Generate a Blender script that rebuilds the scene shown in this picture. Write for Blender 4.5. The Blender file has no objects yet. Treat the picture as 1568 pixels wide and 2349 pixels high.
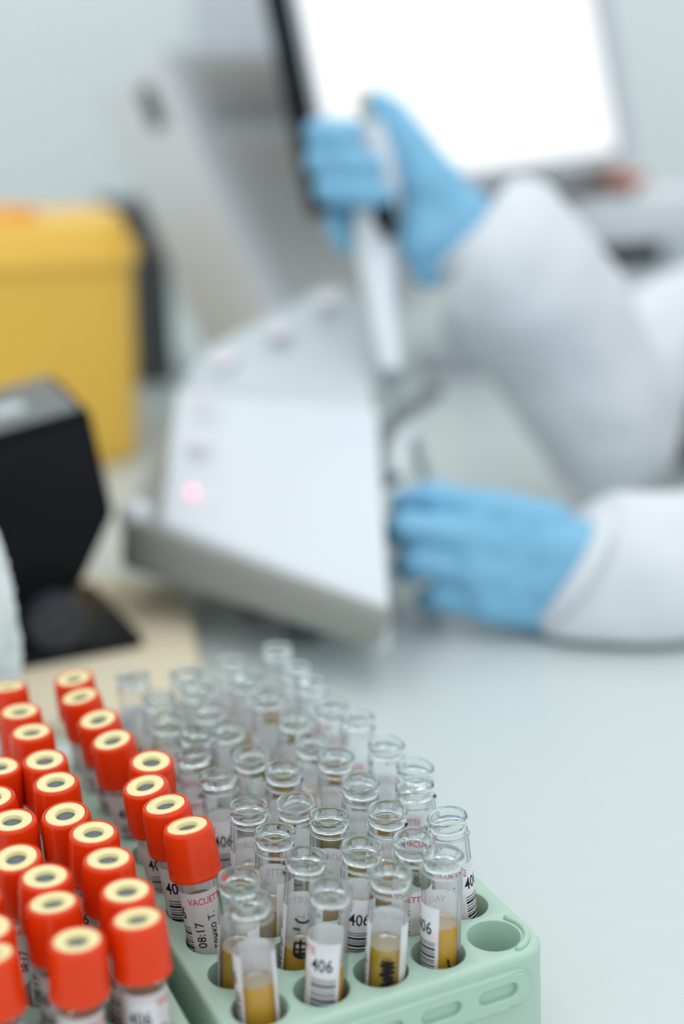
import bpy, bmesh, math, random
from mathutils import Vector, Matrix, Euler, noise
S = bpy.context.scene
COL = S.collection
PI = math.pi
random.seed(11)

# ------------------------------------------------------------------ camera, world, light, exposure
W, H, F = 1568.0, 2349.0, 3262.0           # the photograph's frame and a 50 mm lens on 24x36 portrait
PITCH, ROLL = 0.2913, -0.0307
RT = 0.045                                  # height of the rack tops over the bench
CH = 0.2703 + RT                            # camera height over the bench
fwd = Vector((0, math.cos(PITCH), -math.sin(PITCH)))
r0 = Vector((1, 0, 0)); u0 = r0.cross(fwd)
RGT = math.cos(ROLL) * r0 + math.sin(ROLL) * u0
UPV = -math.sin(ROLL) * r0 + math.cos(ROLL) * u0
CAM = Vector((0, 0, CH))
def P(x, y, d):
    """point of the place seen at photo pixel x, y and lying d metres away along the viewing axis"""
    return CAM + d * (fwd + RGT * ((x - W / 2) / F) - UPV * ((y - H / 2) / F))
def G(x, y, z=0.0):
    """point seen at photo pixel x, y and lying at height z"""
    v = fwd + RGT * ((x - W / 2) / F) - UPV * ((y - H / 2) / F)
    return CAM + v * ((z - CH) / v.z)

cd = bpy.data.cameras.new('camera'); cam = bpy.data.objects.new('camera', cd); COL.objects.link(cam)
M3 = Matrix((RGT, UPV, -fwd)).transposed()
cam.matrix_world = Matrix.Translation(CAM) @ M3.to_4x4()
cd.sensor_fit = 'VERTICAL'; cd.sensor_height = 36.0; cd.sensor_width = 24.0
cd.lens = F / H * 36.0
cd.clip_start = 0.01; cd.clip_end = 50
cd.dof.use_dof = True; cd.dof.focus_distance = 0.478; cd.dof.aperture_fstop = 3.1
S.camera = cam

S.view_settings.view_transform = 'Standard'
try: S.view_settings.look = 'None'
except Exception: pass
S.view_settings.gamma = 1.0
S.view_settings.use_curve_mapping = False
S.view_settings.exposure = 0.10
cy = S.cycles
cy.max_bounces = 24; cy.diffuse_bounces = 5; cy.glossy_bounces = 5
cy.transmission_bounces = 16; cy.transparent_max_bounces = 96

wd = bpy.data.worlds.new('world'); S.world = wd; wd.use_nodes = True
bgn = wd.node_tree.nodes['Background']
bgn.inputs[0].default_value = (0.90, 0.97, 1.0, 1); bgn.inputs[1].default_value = 1.02

def area(name, loc, target, sx, sy, power, color=(1, 1, 1)):
    l = bpy.data.lights.new(name, 'AREA'); l.shape = 'RECTANGLE'; l.size = sx; l.size_y = sy
    l.energy = power; l.color = color
    o = bpy.data.objects.new(name, l); COL.objects.link(o); o.location = loc
    o.rotation_euler = (Vector(target) - Vector(loc)).to_track_quat('-Z', 'Y').to_euler()
    return o
# four rows of long ceiling fittings
for lx, ly, pw_ in ((0.45, 0.95, 2.4), (-0.55, 0.95, 2.0), (0.3, 2.0, 3.0), (-0.7, 2.0, 1.2), (0.35, -0.25, 1.8), (-0.55, -0.25, 1.8)):
    area('ceiling_light', (lx, ly, 1.75), (lx, ly, 0), 0.16, 0.9, pw_, (1, 0.985, 0.965))

# ------------------------------------------------------------------ materials
def pmat(name, col, rough=0.5, spec=0.5, noise_amt=0.0, noise_scale=40.0, emit=None, emit_s=0.0, coat=0.0, sss=0.0):
    m = bpy.data.materials.new(name); m.use_nodes = True
    nt = m.node_tree; b = nt.nodes['Principled BSDF']
    b.inputs['Base Color'].default_value = (*col, 1); b.inputs['Roughness'].default_value = rough
    b.inputs['Specular IOR Level'].default_value = spec
    if coat: b.inputs['Coat Weight'].default_value = coat; b.inputs['Coat Roughness'].default_value = 0.08
    if emit: b.inputs['Emission Color'].default_value = (*emit, 1); b.inputs['Emission Strength'].default_value = emit_s
    if noise_amt:
        tc = nt.nodes.new('ShaderNodeTexCoord'); n = nt.nodes.new('ShaderNodeTexNoise')
        n.inputs['Scale'].default_value = noise_scale; n.inputs['Detail'].default_value = 4
        mx = nt.nodes.new('ShaderNodeMix'); mx.data_type = 'RGBA'
        mx.inputs[6].default_value = (*[c * (1 - noise_amt) for c in col], 1)
        mx.inputs[7].default_value = (*[min(1, c * (1 + noise_amt)) for c in col], 1)
        nt.links.new(tc.outputs['Object'], n.inputs['Vector'])
        nt.links.new(n.outputs['Fac'], mx.inputs[0]); nt.links.new(mx.outputs[2], b.inputs['Base Color'])
    return m

def glass_mat(name, tint, edge, rough=0.01, power=3.0):
    """thin clear glass wall: Fresnel reflection over a tinted transparent wall whose grazing path absorbs more"""
    m = bpy.data.materials.new(name); m.use_nodes = True; nt = m.node_tree; nt.nodes.clear()
    out = nt.nodes.new('ShaderNodeOutputMaterial'); mix = nt.nodes.new('ShaderNodeMixShader')
    tr = nt.nodes.new('ShaderNodeBsdfTransparent'); gl = nt.nodes.new('ShaderNodeBsdfGlossy')
    p5 = nt.nodes.new('ShaderNodeMath'); p5.operation = 'POWER'; p5.inputs[1].default_value = 5.0
    fr = nt.nodes.new('ShaderNodeMath'); fr.operation = 'MULTIPLY_ADD'; fr.inputs[1].default_value = 0.6; fr.inputs[2].default_value = 0.035
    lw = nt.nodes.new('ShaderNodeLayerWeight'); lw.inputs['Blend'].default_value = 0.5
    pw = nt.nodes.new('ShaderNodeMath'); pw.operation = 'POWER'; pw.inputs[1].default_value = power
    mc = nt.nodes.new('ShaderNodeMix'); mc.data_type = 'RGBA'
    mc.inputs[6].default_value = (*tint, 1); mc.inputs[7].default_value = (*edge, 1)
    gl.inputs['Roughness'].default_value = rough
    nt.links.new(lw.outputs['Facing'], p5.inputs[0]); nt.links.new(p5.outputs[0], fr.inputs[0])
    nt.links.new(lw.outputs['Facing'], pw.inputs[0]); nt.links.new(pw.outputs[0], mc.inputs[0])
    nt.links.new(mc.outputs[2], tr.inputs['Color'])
    nt.links.new(fr.outputs[0], mix.inputs[0]); nt.links.new(tr.outputs[0], mix.inputs[1]); nt.links.new(gl.outputs[0], mix.inputs[2])
    nt.links.new(mix.outputs[0], out.inputs[0])
    return m

def clear_mat(name):
    """solid refracting glass for the thick fire-polished mouth"""
    m = bpy.data.materials.new(name); m.use_nodes = True; nt = m.node_tree; nt.nodes.clear()
    out = nt.nodes.new('ShaderNodeOutputMaterial'); g = nt.nodes.new('ShaderNodeBsdfGlass')
    g.inputs['Color'].default_value = (0.97, 0.985, 0.985, 1); g.inputs['Roughness'].default_value = 0.0; g.inputs['IOR'].default_value = 1.5
    nt.links.new(g.outputs[0], out.inputs[0]); return m

def translucent_mat(name, col, t=0.5, gloss=0.08):
    m = bpy.data.materials.new(name); m.use_nodes = True; nt = m.node_tree; nt.nodes.clear()
    out = nt.nodes.new('ShaderNodeOutputMaterial'); mix = nt.nodes.new('ShaderNodeMixShader'); mix2 = nt.nodes.new('ShaderNodeMixShader')
    d = nt.nodes.new('ShaderNodeBsdfDiffuse'); tl = nt.nodes.new('ShaderNodeBsdfTranslucent'); g = nt.nodes.new('ShaderNodeBsdfGlossy')
    for n in (d, tl): n.inputs['Color'].default_value = (*col, 1)
    g.inputs['Roughness'].default_value = 0.15
    mix.inputs[0].default_value = t; mix2.inputs[0].default_value = gloss
    nt.links.new(d.outputs[0], mix.inputs[1]); nt.links.new(tl.outputs[0], mix.inputs[2])
    nt.links.new(mix.outputs[0], mix2.inputs[1]); nt.links.new(g.outputs[0], mix2.inputs[2]); nt.links.new(mix2.outputs[0], out.inputs[0])
    return m

M = dict(
    bench=pmat('bench_laminate', (0.575, 0.63, 0.62), 0.32, 0.4, 0.02, 90),
    wall=pmat('wall_paint', (0.76, 0.81, 0.81), 0.7, 0.3, 0.02, 6),
    floor=pmat('floor_vinyl', (0.35, 0.36, 0.37), 0.4, 0.4, 0.05, 8),
    green=pmat('green_plastic', (0.43, 0.60, 0.495), 0.34, 0.45, 0.02, 60),
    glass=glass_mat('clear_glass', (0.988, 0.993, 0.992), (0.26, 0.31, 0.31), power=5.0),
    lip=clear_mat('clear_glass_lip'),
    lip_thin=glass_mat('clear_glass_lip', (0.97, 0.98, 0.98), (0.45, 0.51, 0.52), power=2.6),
    paper=translucent_mat('label_paper', (0.95, 0.95, 0.985), 0.45, 0.015),
    ink=pmat('black_ink', (0.012, 0.012, 0.016), 0.6, 0.2),
    redink=pmat('red_ink', (0.65, 0.03, 0.06), 0.6, 0.2),
    cap=pmat('orange_red_plastic', (0.78, 0.046, 0.004), 0.24, 0.35, 0.03, 200),
    yellow=pmat('cream_yellow_plastic', (0.85, 0.74, 0.38), 0.4, 0.4),
    grey_rubber=pmat('grey_rubber', (0.12, 0.145, 0.17), 0.55, 0.3),
    serum_a=translucent_mat('amber_serum', (0.88, 0.52, 0.030), 0.5, 0.04),
    serum_b=translucent_mat('olive_serum', (0.70, 0.48, 0.045), 0.5, 0.04),
    serum_c=translucent_mat('orange_serum', (0.88, 0.46, 0.022), 0.5, 0.04),
    toplit=pmat('lit_top_plastic', (0.14, 0.15, 0.15), 0.4, 0.4, 0.03, 60),  # light on the black scanner's top, put into the colour
    knob=pmat('knob_rubber', (0.035, 0.035, 0.045), 0.35, 0.5, 0.03, 60),
    surface=translucent_mat('serum_top_sheen', (0.86, 0.68, 0.36), 0.5, 0.4),  # paler colour stands in for light reflected off the liquid's top
    white=pmat('white_plastic', (0.68, 0.715, 0.76), 0.4, 0.4, 0.01, 30),
    offwhite=pmat('pale_grey_plastic', (0.55, 0.61, 0.63), 0.45, 0.4, 0.02, 30),
    midgrey=pmat('warm_grey_plastic', (0.30, 0.30, 0.28), 0.5, 0.4, 0.03, 30),
    warmgrey=pmat('grey_panel', (0.52, 0.53, 0.515), 0.5, 0.4, 0.03, 30),
    darkgrey=pmat('dark_grey_plastic', (0.09, 0.10, 0.11), 0.5, 0.4, 0.04, 30),
    black=pmat('black_plastic', (0.005, 0.007, 0.009), 0.5, 0.05, 0.05, 120),
    blackgloss=pmat('black_satin_plastic', (0.008, 0.009, 0.012), 0.42, 0.10, 0.03, 120),
    bin=pmat('yellow_bin_plastic', (0.92, 0.555, 0.085), 0.38, 0.45, 0.02, 20),
    binlid=pmat('orange_lid_plastic', (0.85, 0.42, 0.07), 0.38, 0.45, 0.02, 20),
    beige=pmat('beige_card', (0.68, 0.60, 0.44), 0.65, 0.3, 0.03, 30),
    tissue=pmat('white_tissue', (0.78, 0.82, 0.82), 0.85, 0.1, 0.03, 60),
    glove=pmat('blue_nitrile', (0.205, 0.475, 0.69), 0.48, 0.4, 0.04, 60),
    gown=pmat('white_gown_cloth', (0.71, 0.735, 0.775), 0.85, 0.15, 0.02, 40),
    skin=pmat('skin', (0.62, 0.40, 0.31), 0.55, 0.4, 0.03, 40),
    hair=pmat('dark_brown_hair', (0.04, 0.025, 0.018), 0.6, 0.3, 0.1, 60),
    trousers=pmat('pale_trousers', (0.45, 0.50, 0.55), 0.85, 0.1, 0.03, 40),
    eye=pmat('eye_white', (0.8, 0.8, 0.8), 0.2, 0.5),
    screen=pmat('lit_screen', (0.02, 0.02, 0.02), 0.3, 0.4, emit=(0.97, 0.985, 1.0), emit_s=1.08),
    bezel=pmat('silver_bezel', (0.42, 0.45, 0.49), 0.4, 0.5),
    led=pmat('pink_led', (0.8, 0.2, 0.3), 0.3, 0.4, emit=(1.0, 0.45, 0.58), emit_s=1.5),
    button=pmat('pale_pink_button', (0.82, 0.74, 0.78), 0.4, 0.4),
    rust=pmat('rust_orange_plastic', (0.55, 0.12, 0.04), 0.5, 0.4, 0.03, 30),
    cable=pmat('grey_cable', (0.20, 0.23, 0.23), 0.5, 0.4),
    tubing=pmat('pale_tubing', (0.70, 0.75, 0.76), 0.4, 0.4),
    tip=glass_mat('clear_tip_plastic', (0.86, 0.89, 0.90), (0.55, 0.6, 0.6), 0.1),
)

# ------------------------------------------------------------------ mesh helpers
def obj(name, bm, mats, parent=None, smooth=False, loc=None):
    me = bpy.data.meshes.new(name)
    bmesh.ops.recalc_face_normals(bm, faces=bm.faces)
    bm.to_mesh(me); bm.free()
    for m in (mats if isinstance(mats, (list, tuple)) else [mats]): me.materials.append(m)
    if smooth: me.polygons.foreach_set('use_smooth', [True] * len(me.polygons))
    o = bpy.data.objects.new(name, me); COL.objects.link(o)
    if parent: o.parent = parent
    if loc is not None: o.location = loc
    return o

def tag(o, label, cat, group=None, kind=None):
    o['label'] = label; o['category'] = cat
    if group: o['group'] = group
    if kind: o['kind'] = kind
    return o

def thing(name, loc, label, cat, group=None, rot=(0, 0, 0)):
    o = bpy.data.objects.new(name, None); COL.objects.link(o)
    o.empty_display_size = 0.02; o.location = loc; o.rotation_euler = rot
    return tag(o, label, cat, group)

def struct(name, bm, m):
    o = obj(name, bm, m); o['kind'] = 'structure'; return o

def autosmooth(o, ang=35):
    me = o.data
    me.polygons.foreach_set('use_smooth', [True] * len(me.polygons))
    b = bmesh.new(); b.from_mesh(me)
    for e in b.edges:
        if len(e.link_faces) == 2 and e.calc_face_angle(0) > math.radians(ang): e.smooth = False
    b.to_mesh(me); b.free()
    return o

def add_box(bm, lo, hi, mat=0):
    vs = [bm.verts.new((x, y, z)) for z in (lo[2], hi[2]) for y in (lo[1], hi[1]) for x in (lo[0], hi[0])]
    for q in ((0, 2, 3, 1), (4, 5, 7, 6), (0, 1, 5, 4), (2, 6, 7, 3), (0, 4, 6, 2), (1, 3, 7, 5)):
        bm.faces.new([vs[i] for i in q]).material_index = mat
    return vs

def hexa(bm, bot, top):
    """closed solid from two matching loops"""
    b = [bm.verts.new(p) for p in bot]; t = [bm.verts.new(p) for p in top]; n = len(b)
    bm.faces.new(b[::-1]); bm.faces.new(t)
    for i in range(n): bm.faces.new((b[i], b[(i + 1) % n], t[(i + 1) % n], t[i]))

def bevel_all(bm, w, seg=2):
    bmesh.ops.bevel(bm, geom=list(bm.edges), offset=w, segments=seg, profile=0.5, affect='EDGES', clamp_overlap=True)

def lathe(bm, prof, n=32, closed=False, mat=0, axis=None):
    """revolve (r, z) pairs about z; a pair with r = 0 closes the surface"""
    rings = []
    for r, z in prof:
        if r < 1e-7: rings.append([bm.verts.new((0, 0, z))])
        else: rings.append([bm.verts.new((r * math.cos(2 * PI * k / n), r * math.sin(2 * PI * k / n), z)) for k in range(n)])
    pairs = list(zip(rings, rings[1:])) + ([(rings[-1], rings[0])] if closed else [])
    for a, b in pairs:
        for k in range(n):
            k2 = (k + 1) % n
            if len(a) == 1 and len(b) == 1: continue
            if len(a) == 1: f = bm.faces.new((a[0], b[k2], b[k]))
            elif len(b) == 1: f = bm.faces.new((a[k], a[k2], b[0]))
            else: f = bm.faces.new((a[k], a[k2], b[k2], b[k]))
            f.material_index = mat
    return rings

def frames(pts):
    """rotation-minimising frames along a polyline"""
    pts = [Vector(p) for p in pts]; out = []; n = len(pts); prev = None
    for i in range(n):
        t = (pts[min(i + 1, n - 1)] - pts[max(i - 1, 0)]).normalized()
        if prev is None:
            a = Vector((0, 0, 1)) if abs(t.z) < 0.85 else Vector((0, 1, 0))
            u = (a - t * a.dot(t)).normalized()
        else: u = (prev - t * prev.dot(t)).normalized()
        prev = u; out.append((pts[i], t, u, t.cross(u)))
    return out

def spline(pts, n):
    """Catmull-Rom resampling of points or tuples"""
    pts = [tuple(p) for p in pts]; out = []
    m = len(pts) - 1
    for i in range(n + 1):
        s = i / n * m; k = min(int(s), m - 1); t = s - k
        p0, p1, p2, p3 = pts[max(k - 1, 0)], pts[k], pts[k + 1], pts[min(k + 2, m)]
        out.append(tuple(0.5 * (2 * b + (c - a) * t + (2 * a - 5 * b + 4 * c - d) * t * t + (3 * b - a - 3 * c + d) * t ** 3)
                         for a, b, c, d in zip(p0, p1, p2, p3)))
    return out

def loft(bm, pts, rads, n=20, caps=True, wob=0.0, seed=0.0, mat=0):
    """tube of round sections; rads may be numbers or (a, b) pairs; wob makes cloth folds"""
    fr = frames(pts); rings = []
    for i, (p, t, u, v) in enumerate(fr):
        r = rads[i] if i < len(rads) else rads[-1]
        a, b = r if isinstance(r, (tuple, list)) else (r, r)
        ring = []
        for k in range(n):
            th = 2 * PI * k / n
            q = p + u * (a * math.cos(th)) + v * (b * math.sin(th))
            if wob:
                w = noise.noise(Vector((q.x * 22 + seed, q.y * 22, q.z * 22))) + 0.5 * noise.noise(Vector((q.x * 50 + seed, q.y * 50, q.z * 50)))
                q += (q - p).normalized() * wob * w
            ring.append(bm.verts.new(q))
        rings.append(ring)
    for a, b in zip(rings, rings[1:]):
        for k in range(n):
            bm.faces.new((a[k], a[(k + 1) % n], b[(k + 1) % n], b[k])).material_index = mat
    if caps:
        bm.faces.new(rings[0][::-1]).material_index = mat; bm.faces.new(rings[-1]).material_index = mat
    return rings

def capsule(bm, p0, p1, ra, rb, n=16, flat=1.0):
    """tapered limb segment with round ends"""
    p0, p1 = Vector(p0), Vector(p1); t = (p1 - p0)
    L = t.length; t = t.normalized() if L > 1e-6 else Vector((0, 0, 1))
    pts, rad = [], []
    for k in range(5):
        a = -PI / 2 + (k + 0.25) / 4.25 * PI / 2
        pts.append(p0 + t * ra * math.sin(a)); rad.append(ra * math.cos(a))
    for k in range(5):
        a = (k) / 4.25 * PI / 2
        pts.append(p1 + t * rb * math.sin(a)); rad.append(rb * math.cos(a))
    loft(bm, pts, rad, n)

def chain(bm, joints, radii):
    for i in range(len(joints) - 1): capsule(bm, joints[i], joints[i + 1], radii[i], radii[i + 1])

def fused(name, bm, voxel, m, parent=None, smooth=8, fac=0.5):
    """one continuous skin grown round overlapping limb segments"""
    o = obj(name, bm, m)
    a = o.modifiers.new('r', 'REMESH'); a.mode = 'VOXEL'; a.voxel_size = voxel; a.use_smooth_shade = True
    s = o.modifiers.new('s', 'SMOOTH'); s.iterations = smooth; s.factor = fac
    dg = bpy.context.evaluated_depsgraph_get(); dg.update()
    me = bpy.data.meshes.new_from_object(o.evaluated_get(dg), depsgraph=dg)
    o.modifiers.clear(); old = o.data; o.data = me; me.name = name; bpy.data.meshes.remove(old)
    if not me.materials: me.materials.append(m)
    me.polygons.foreach_set('use_smooth', [True] * len(me.polygons))
    if parent: o.parent = parent
    return o

def move_mesh_origin(o, c):
    """put the object's origin at c without moving the mesh"""
    o.data.transform(Matrix.Translation(-Vector(c))); o.location = Vector(o.location) + Vector(c)

def rounded_rect(hx, hy, r, n=8):
    pts = []
    for cx, cy_, a0 in ((hx - r, hy - r, 0), (-hx + r, hy - r, PI / 2), (-hx + r, -hy + r, PI), (hx - r, -hy + r, 1.5 * PI)):
        for k in range(n + 1):
            a = a0 + k / n * PI / 2
            pts.append((cx + r * math.cos(a), cy_ + r * math.sin(a)))
    return pts

def stack_loops(bm, loops, cap0=True, cap1=True, mat=0):
    rings = [[bm.verts.new(p) for p in lp] for lp in loops]
    n = len(rings[0])
    for a, b in zip(rings, rings[1:]):
        for k in range(n): bm.faces.new((a[k], a[(k + 1) % n], b[(k + 1) % n], b[k])).material_index = mat
    if cap0: bm.faces.new(rings[0][::-1]).material_index = mat
    if cap1: bm.faces.new(rings[-1]).material_index = mat
    return rings

# ------------------------------------------------------------------ the room
bm = bmesh.new(); add_box(bm, (-2.2, -1.2, -0.80), (2.4, 2.75, -0.75)); struct('floor', bm, M['floor'])
bm = bmesh.new(); add_box(bm, (-2.2, 2.55, -0.75), (2.4, 2.65, 1.9)); struct('wall_back', bm, M['wall'])
bm = bmesh.new(); add_box(bm, (-2.3, -1.2, -0.75), (-2.2, 2.65, 1.9)); struct('wall_left', bm, M['wall'])

# the long lab bench: worktop on two white cabinets
bench = thing('lab_bench', (-0.55, 1.0, -0.75), 'long white laboratory bench with a smooth pale worktop under everything', 'bench')
def rel(o, parent):
    o.parent = parent; o.location = Vector(o.location) - parent.location; return o
bm = bmesh.new(); add_box(bm, (-1.5, -0.25, -0.035), (0.40, 2.5, 0.0)); bevel_all(bm, 0.004, 2)
rel(obj('worktop', bm, M['bench']), bench)
for y0, y1 in ((-0.2, 1.1), (1.12, 2.45)):
    bm = bmesh.new(); add_box(bm, (-1.45, y0, -0.75), (0.34, y1, -0.035)); bevel_all(bm, 0.003, 1)
    rel(obj('cabinet_base', bm, M['offwhite']), bench)

# ------------------------------------------------------------------ racks
PT, HR, MG = 0.0208, 0.0088, 0.0121        # hole pitch, hole radius, hole centre to rack edge
NX, NY, CR = 5, 10, 0.0085
def rack_outline(x, y):
    """push a point of the block's rim on to the rounded rectangle"""
    x0, y0, x1, y1 = -MG, -MG, (NX - 1) * PT + MG, (NY - 1) * PT + MG
    cx = min(max(x, x0 + CR), x1 - CR); cy_ = min(max(y, y0 + CR), y1 - CR)
    d = Vector((x - cx, y - cy_))
    if (x < x0 + CR or x > x1 - CR) and (y < y0 + CR or y > y1 - CR) and d.length > 1e-9:
        d = d.normalized() * CR; return cx + d.x, cy_ + d.y
    return x, y
def rack_block():
    bm = bmesh.new(); K = 8
    for i in range(NX):
        for j in range(NY):
            cx, cy_ = i * PT, j * PT
            xl = -MG if i == 0 else -PT / 2; xh = MG if i == NX - 1 else PT / 2
            yl = -MG if j == 0 else -PT / 2; yh = MG if j == NY - 1 else PT / 2
            cs = [(xl, yl), (xh, yl), (xh, yh), (xl, yh)]; pts = []
            for a, b in zip(cs, cs[1:] + cs[:1]):
                for k in range(K): pts.append((a[0] + (b[0] - a[0]) * k / K, a[1] + (b[1] - a[1]) * k / K))
            outer, rr = [], []
            for (x, y) in pts:
                X, Y = rack_outline(cx + x, cy_ + y); outer.append((X, Y, 0.0))
                rr.append(math.atan2(Y - cy_, X - cx))
            rings = [outer]
            for R, z in ((HR + 0.0006, 0.0), (HR + 0.00018, -0.0002), (HR, -0.0007), (HR - 0.0008, -0.022), (HR - 0.0012, -0.041)):
                rings.append([(cx + R * math.cos(a), cy_ + R * math.sin(a), z) for a in rr])
            stack_loops(bm, rings, cap0=False, cap1=True)
    bmesh.ops.remove_doubles(bm, verts=bm.verts, dist=1e-6)
    # the skirt: rounded shoulder and drafted outer wall
    bd = [e for e in bm.edges if len(e.link_faces) == 1]
    x0, y0, x1, y1 = -MG, -MG, (NX - 1) * PT + MG, (NY - 1) * PT + MG
    def outward(v):
        cx = min(max(v.co.x, x0 + CR), x1 - CR); cy_ = min(max(v.co.y, y0 + CR), y1 - CR)
        d = Vector((v.co.x - cx, v.co.y - cy_, 0))
        if d.length < 1e-9: d = Vector((0, 0, 1))
        return d.normalized()
    cur = bd; base = {v: (v.co.copy(), outward(v)) for e in bd for v in e.verts}
    src = dict(base)
    for off, z in ((0.0007, -0.00012), (0.0013, -0.0005), (0.0017, -0.0011), (0.0019, -0.0020), (0.0020, -0.012), (0.0024, -0.030), (0.0026, -RT + 0.0015), (0.0020, -RT)):
        r = bmesh.ops.extrude_edge_only(bm, edges=cur)
        nv = [g for g in r['geom'] if isinstance(g, bmesh.types.BMVert)]
        cur = [g for g in r['geom'] if isinstance(g, bmesh.types.BMEdge) and g in set(g2 for g2 in r['geom'])]
        cur = [e for e in cur if all(v in set(nv) for v in e.verts)]
        new = {}
        keys = list(src.items())
        for v in nv:
            k = min(keys, key=lambda kv: (kv[0].co - v.co).length_squared)
            new[v] = k[1]
        for v, (c, d) in new.items(): v.co = Vector((c.x + d.x * off, c.y + d.y * off, z))
        src = new
    return bm
def rack_front_panel():
    """slotted label rail standing off the short front wall; built in x (along) and z"""
    bm = bmesh.new(); K = 8; pit = PT; sl, sh = 0.0072, 0.0027
    n = NX - 1; x_first = PT - 0.0076
    hz, yo, th = 0.0062, -MG - 0.0042, 0.0022
    x_lo, x_hi = x_first - 0.0125, x_first + (n - 1) * pit + 0.0125; R = 0.0055
    def out(x, z):
        cx = min(max(x, x_lo + R), x_hi - R); cz = min(max(z, -hz + R), hz - R)
        d = Vector((x - cx, z - cz))
        if (x < x_lo + R or x > x_hi - R) and (z < -hz + R or z > hz - R) and d.length > 1e-9:
            d = d.normalized() * R; return cx + d.x, cz + d.y
        return x, z
    def stad(a, ):
        c, s = math.cos(a), math.sin(a); r = sh; h = sl - sh
        # ray against a stadium
        t = r / abs(s) if abs(s) > 1e-6 else 1e9
        if abs(t * c) > h:
            t = h * abs(c) + math.sqrt(max(0, r * r - (h * s) ** 2))
        return t * c, t * s
    for i in range(n):
        cx = x_first + i * pit
        xl = x_lo - cx if i == 0 else -pit / 2; xh = x_hi - cx if i == n - 1 else pit / 2
        cs = [(xl, -hz), (xh, -hz), (xh, hz), (xl, hz)]; pts = []
        for a, b in zip(cs, cs[1:] + cs[:1]):
            for k in range(K): pts.append((a[0] + (b[0] - a[0]) * k / K, a[1] + (b[1] - a[1]) * k / K))
        o = [out(cx + x, z) for x, z in pts]; ang = [math.atan2(z, X - cx) for X, z in o]
        h = [stad(a) for a in ang]
        zc = -0.0102
        stack_loops(bm, [[(X, yo, zc + z) for X, z in o], [(cx + x * 1.08, yo, zc + z * 1.16) for x, z in h],
                         [(cx + x, yo + 0.0005, zc + z) for x, z in h], [(cx + x, yo + th, zc + z) for x, z in h]], False, False)
    bmesh.ops.remove_doubles(bm, verts=bm.verts, dist=1e-6)
    bd = [e for e in bm.edges if len(e.link_faces) == 1 and all(abs(v.co.y - yo) < 1e-6 for v in e.verts)]
    r = bmesh.ops.extrude_edge_only(bm, edges=bd)
    for g in r['geom']:
        if isinstance(g, bmesh.types.BMVert): g.co.y = yo + th + 0.0006
    bev = [e for e in bd if e.is_valid]
    bmesh.ops.bevel(bm, geom=bev, offset=0.0007, segments=2, affect='EDGES')
    return bm
def corner_ridge():
    """raised lip that hugs the outer corner hole"""
    bm = bmesh.new(); cx = (NX - 1) * PT; pts = []
    for k in range(15):
        a = math.radians(-78 + k * 118 / 14); R = HR + 0.0021
        pts.append((cx + R * math.cos(a), R * math.sin(a), 0.0004))
    loft(bm, pts, [0.0007] + [0.00115] * 13 + [0.0007], 10)
    return bm
def make_rack(name, loc, yaw, label):
    t = thing(name, (loc[0], loc[1], RT), label, 'rack', 'green tube racks', (0, 0, yaw))
    autosmooth(obj('rack_block', rack_block(), M['green'], t), 40)
    autosmooth(obj('slotted_front_rail', rack_front_panel(), M['green'], t), 40)
    obj('corner_lip', corner_ridge(), M['green'], t, smooth=True)
    return t
R1 = dict(o=(-0.02989, 0.37473), yaw=0.4306)
R2 = dict(o=(-0.13714, 0.32382), yaw=0.4136)
make_rack('tube_rack', R1['o'], R1['yaw'], 'green plastic tube rack holding open glass tubes, slotted rail at its near end')
make_rack('tube_rack', R2['o'], R2['yaw'], 'green plastic tube rack hidden under rows of orange-red caps')

# ------------------------------------------------------------------ test tubes
TR = 0.0065; TL = 0.0752; TB = -0.0404     # glass radius, length, depth of the tube's foot below the rack top
def tube_glass(lip):
    bm = bmesh.new(); wall = 0.0010
    prof = [(0, 0)] + [(TR * math.sin(a), TR - TR * math.cos(a)) for a in (0.35, 0.7, 1.05, 1.35)] + [(TR, TR)]
    prof += [(TR, TL - 0.0052), (TR, TL - 0.0052)][:1]
    prof += [(TR - 0.0002, TL - 0.0046)] if lip else [(TR, TL - 0.004)]
    inner = [(TR - wall, TL - 0.0046), (TR - wall, TR)] + [((TR - wall) * math.sin(a), TR - (TR - wall) * math.cos(a)) for a in (1.35, 1.05, 0.7, 0.35)] + [(0, wall)]
    lathe(bm, prof, 36); lathe(bm, inner, 36)
    return bm
def tube_rim():
    """fire-polished mouth with a raised thread bead that winds round the neck"""
    bm = bmesh.new(); R, w = TR, 0.0010; z0 = TL - 0.0046
    prof = [(R - 0.0002, z0), (R + 0.00005, z0 + 0.0012), (R + 0.0003, z0 + 0.0026), (R + 0.00045, z0 + 0.0036), (R + 0.0002, z0 + 0.0043), (R - 0.0003, z0 + 0.0046),
            (R - 0.0008, z0 + 0.0043), (R - 0.00105, z0 + 0.0036), (R - w, z0 + 0.002), (R - w, z0)]
    lathe(bm, prof, 40, closed=True)
    pts = [((R + 0.00025) * math.cos(a), (R + 0.00025) * math.sin(a), TL - 0.0052 - 0.0011 * a / PI) for a in [k / 26 * 1.75 * PI for k in range(27)]]
    loft(bm, pts, [0.00015] + [0.00052] * 25 + [0.00015], 8)
    return bm

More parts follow.
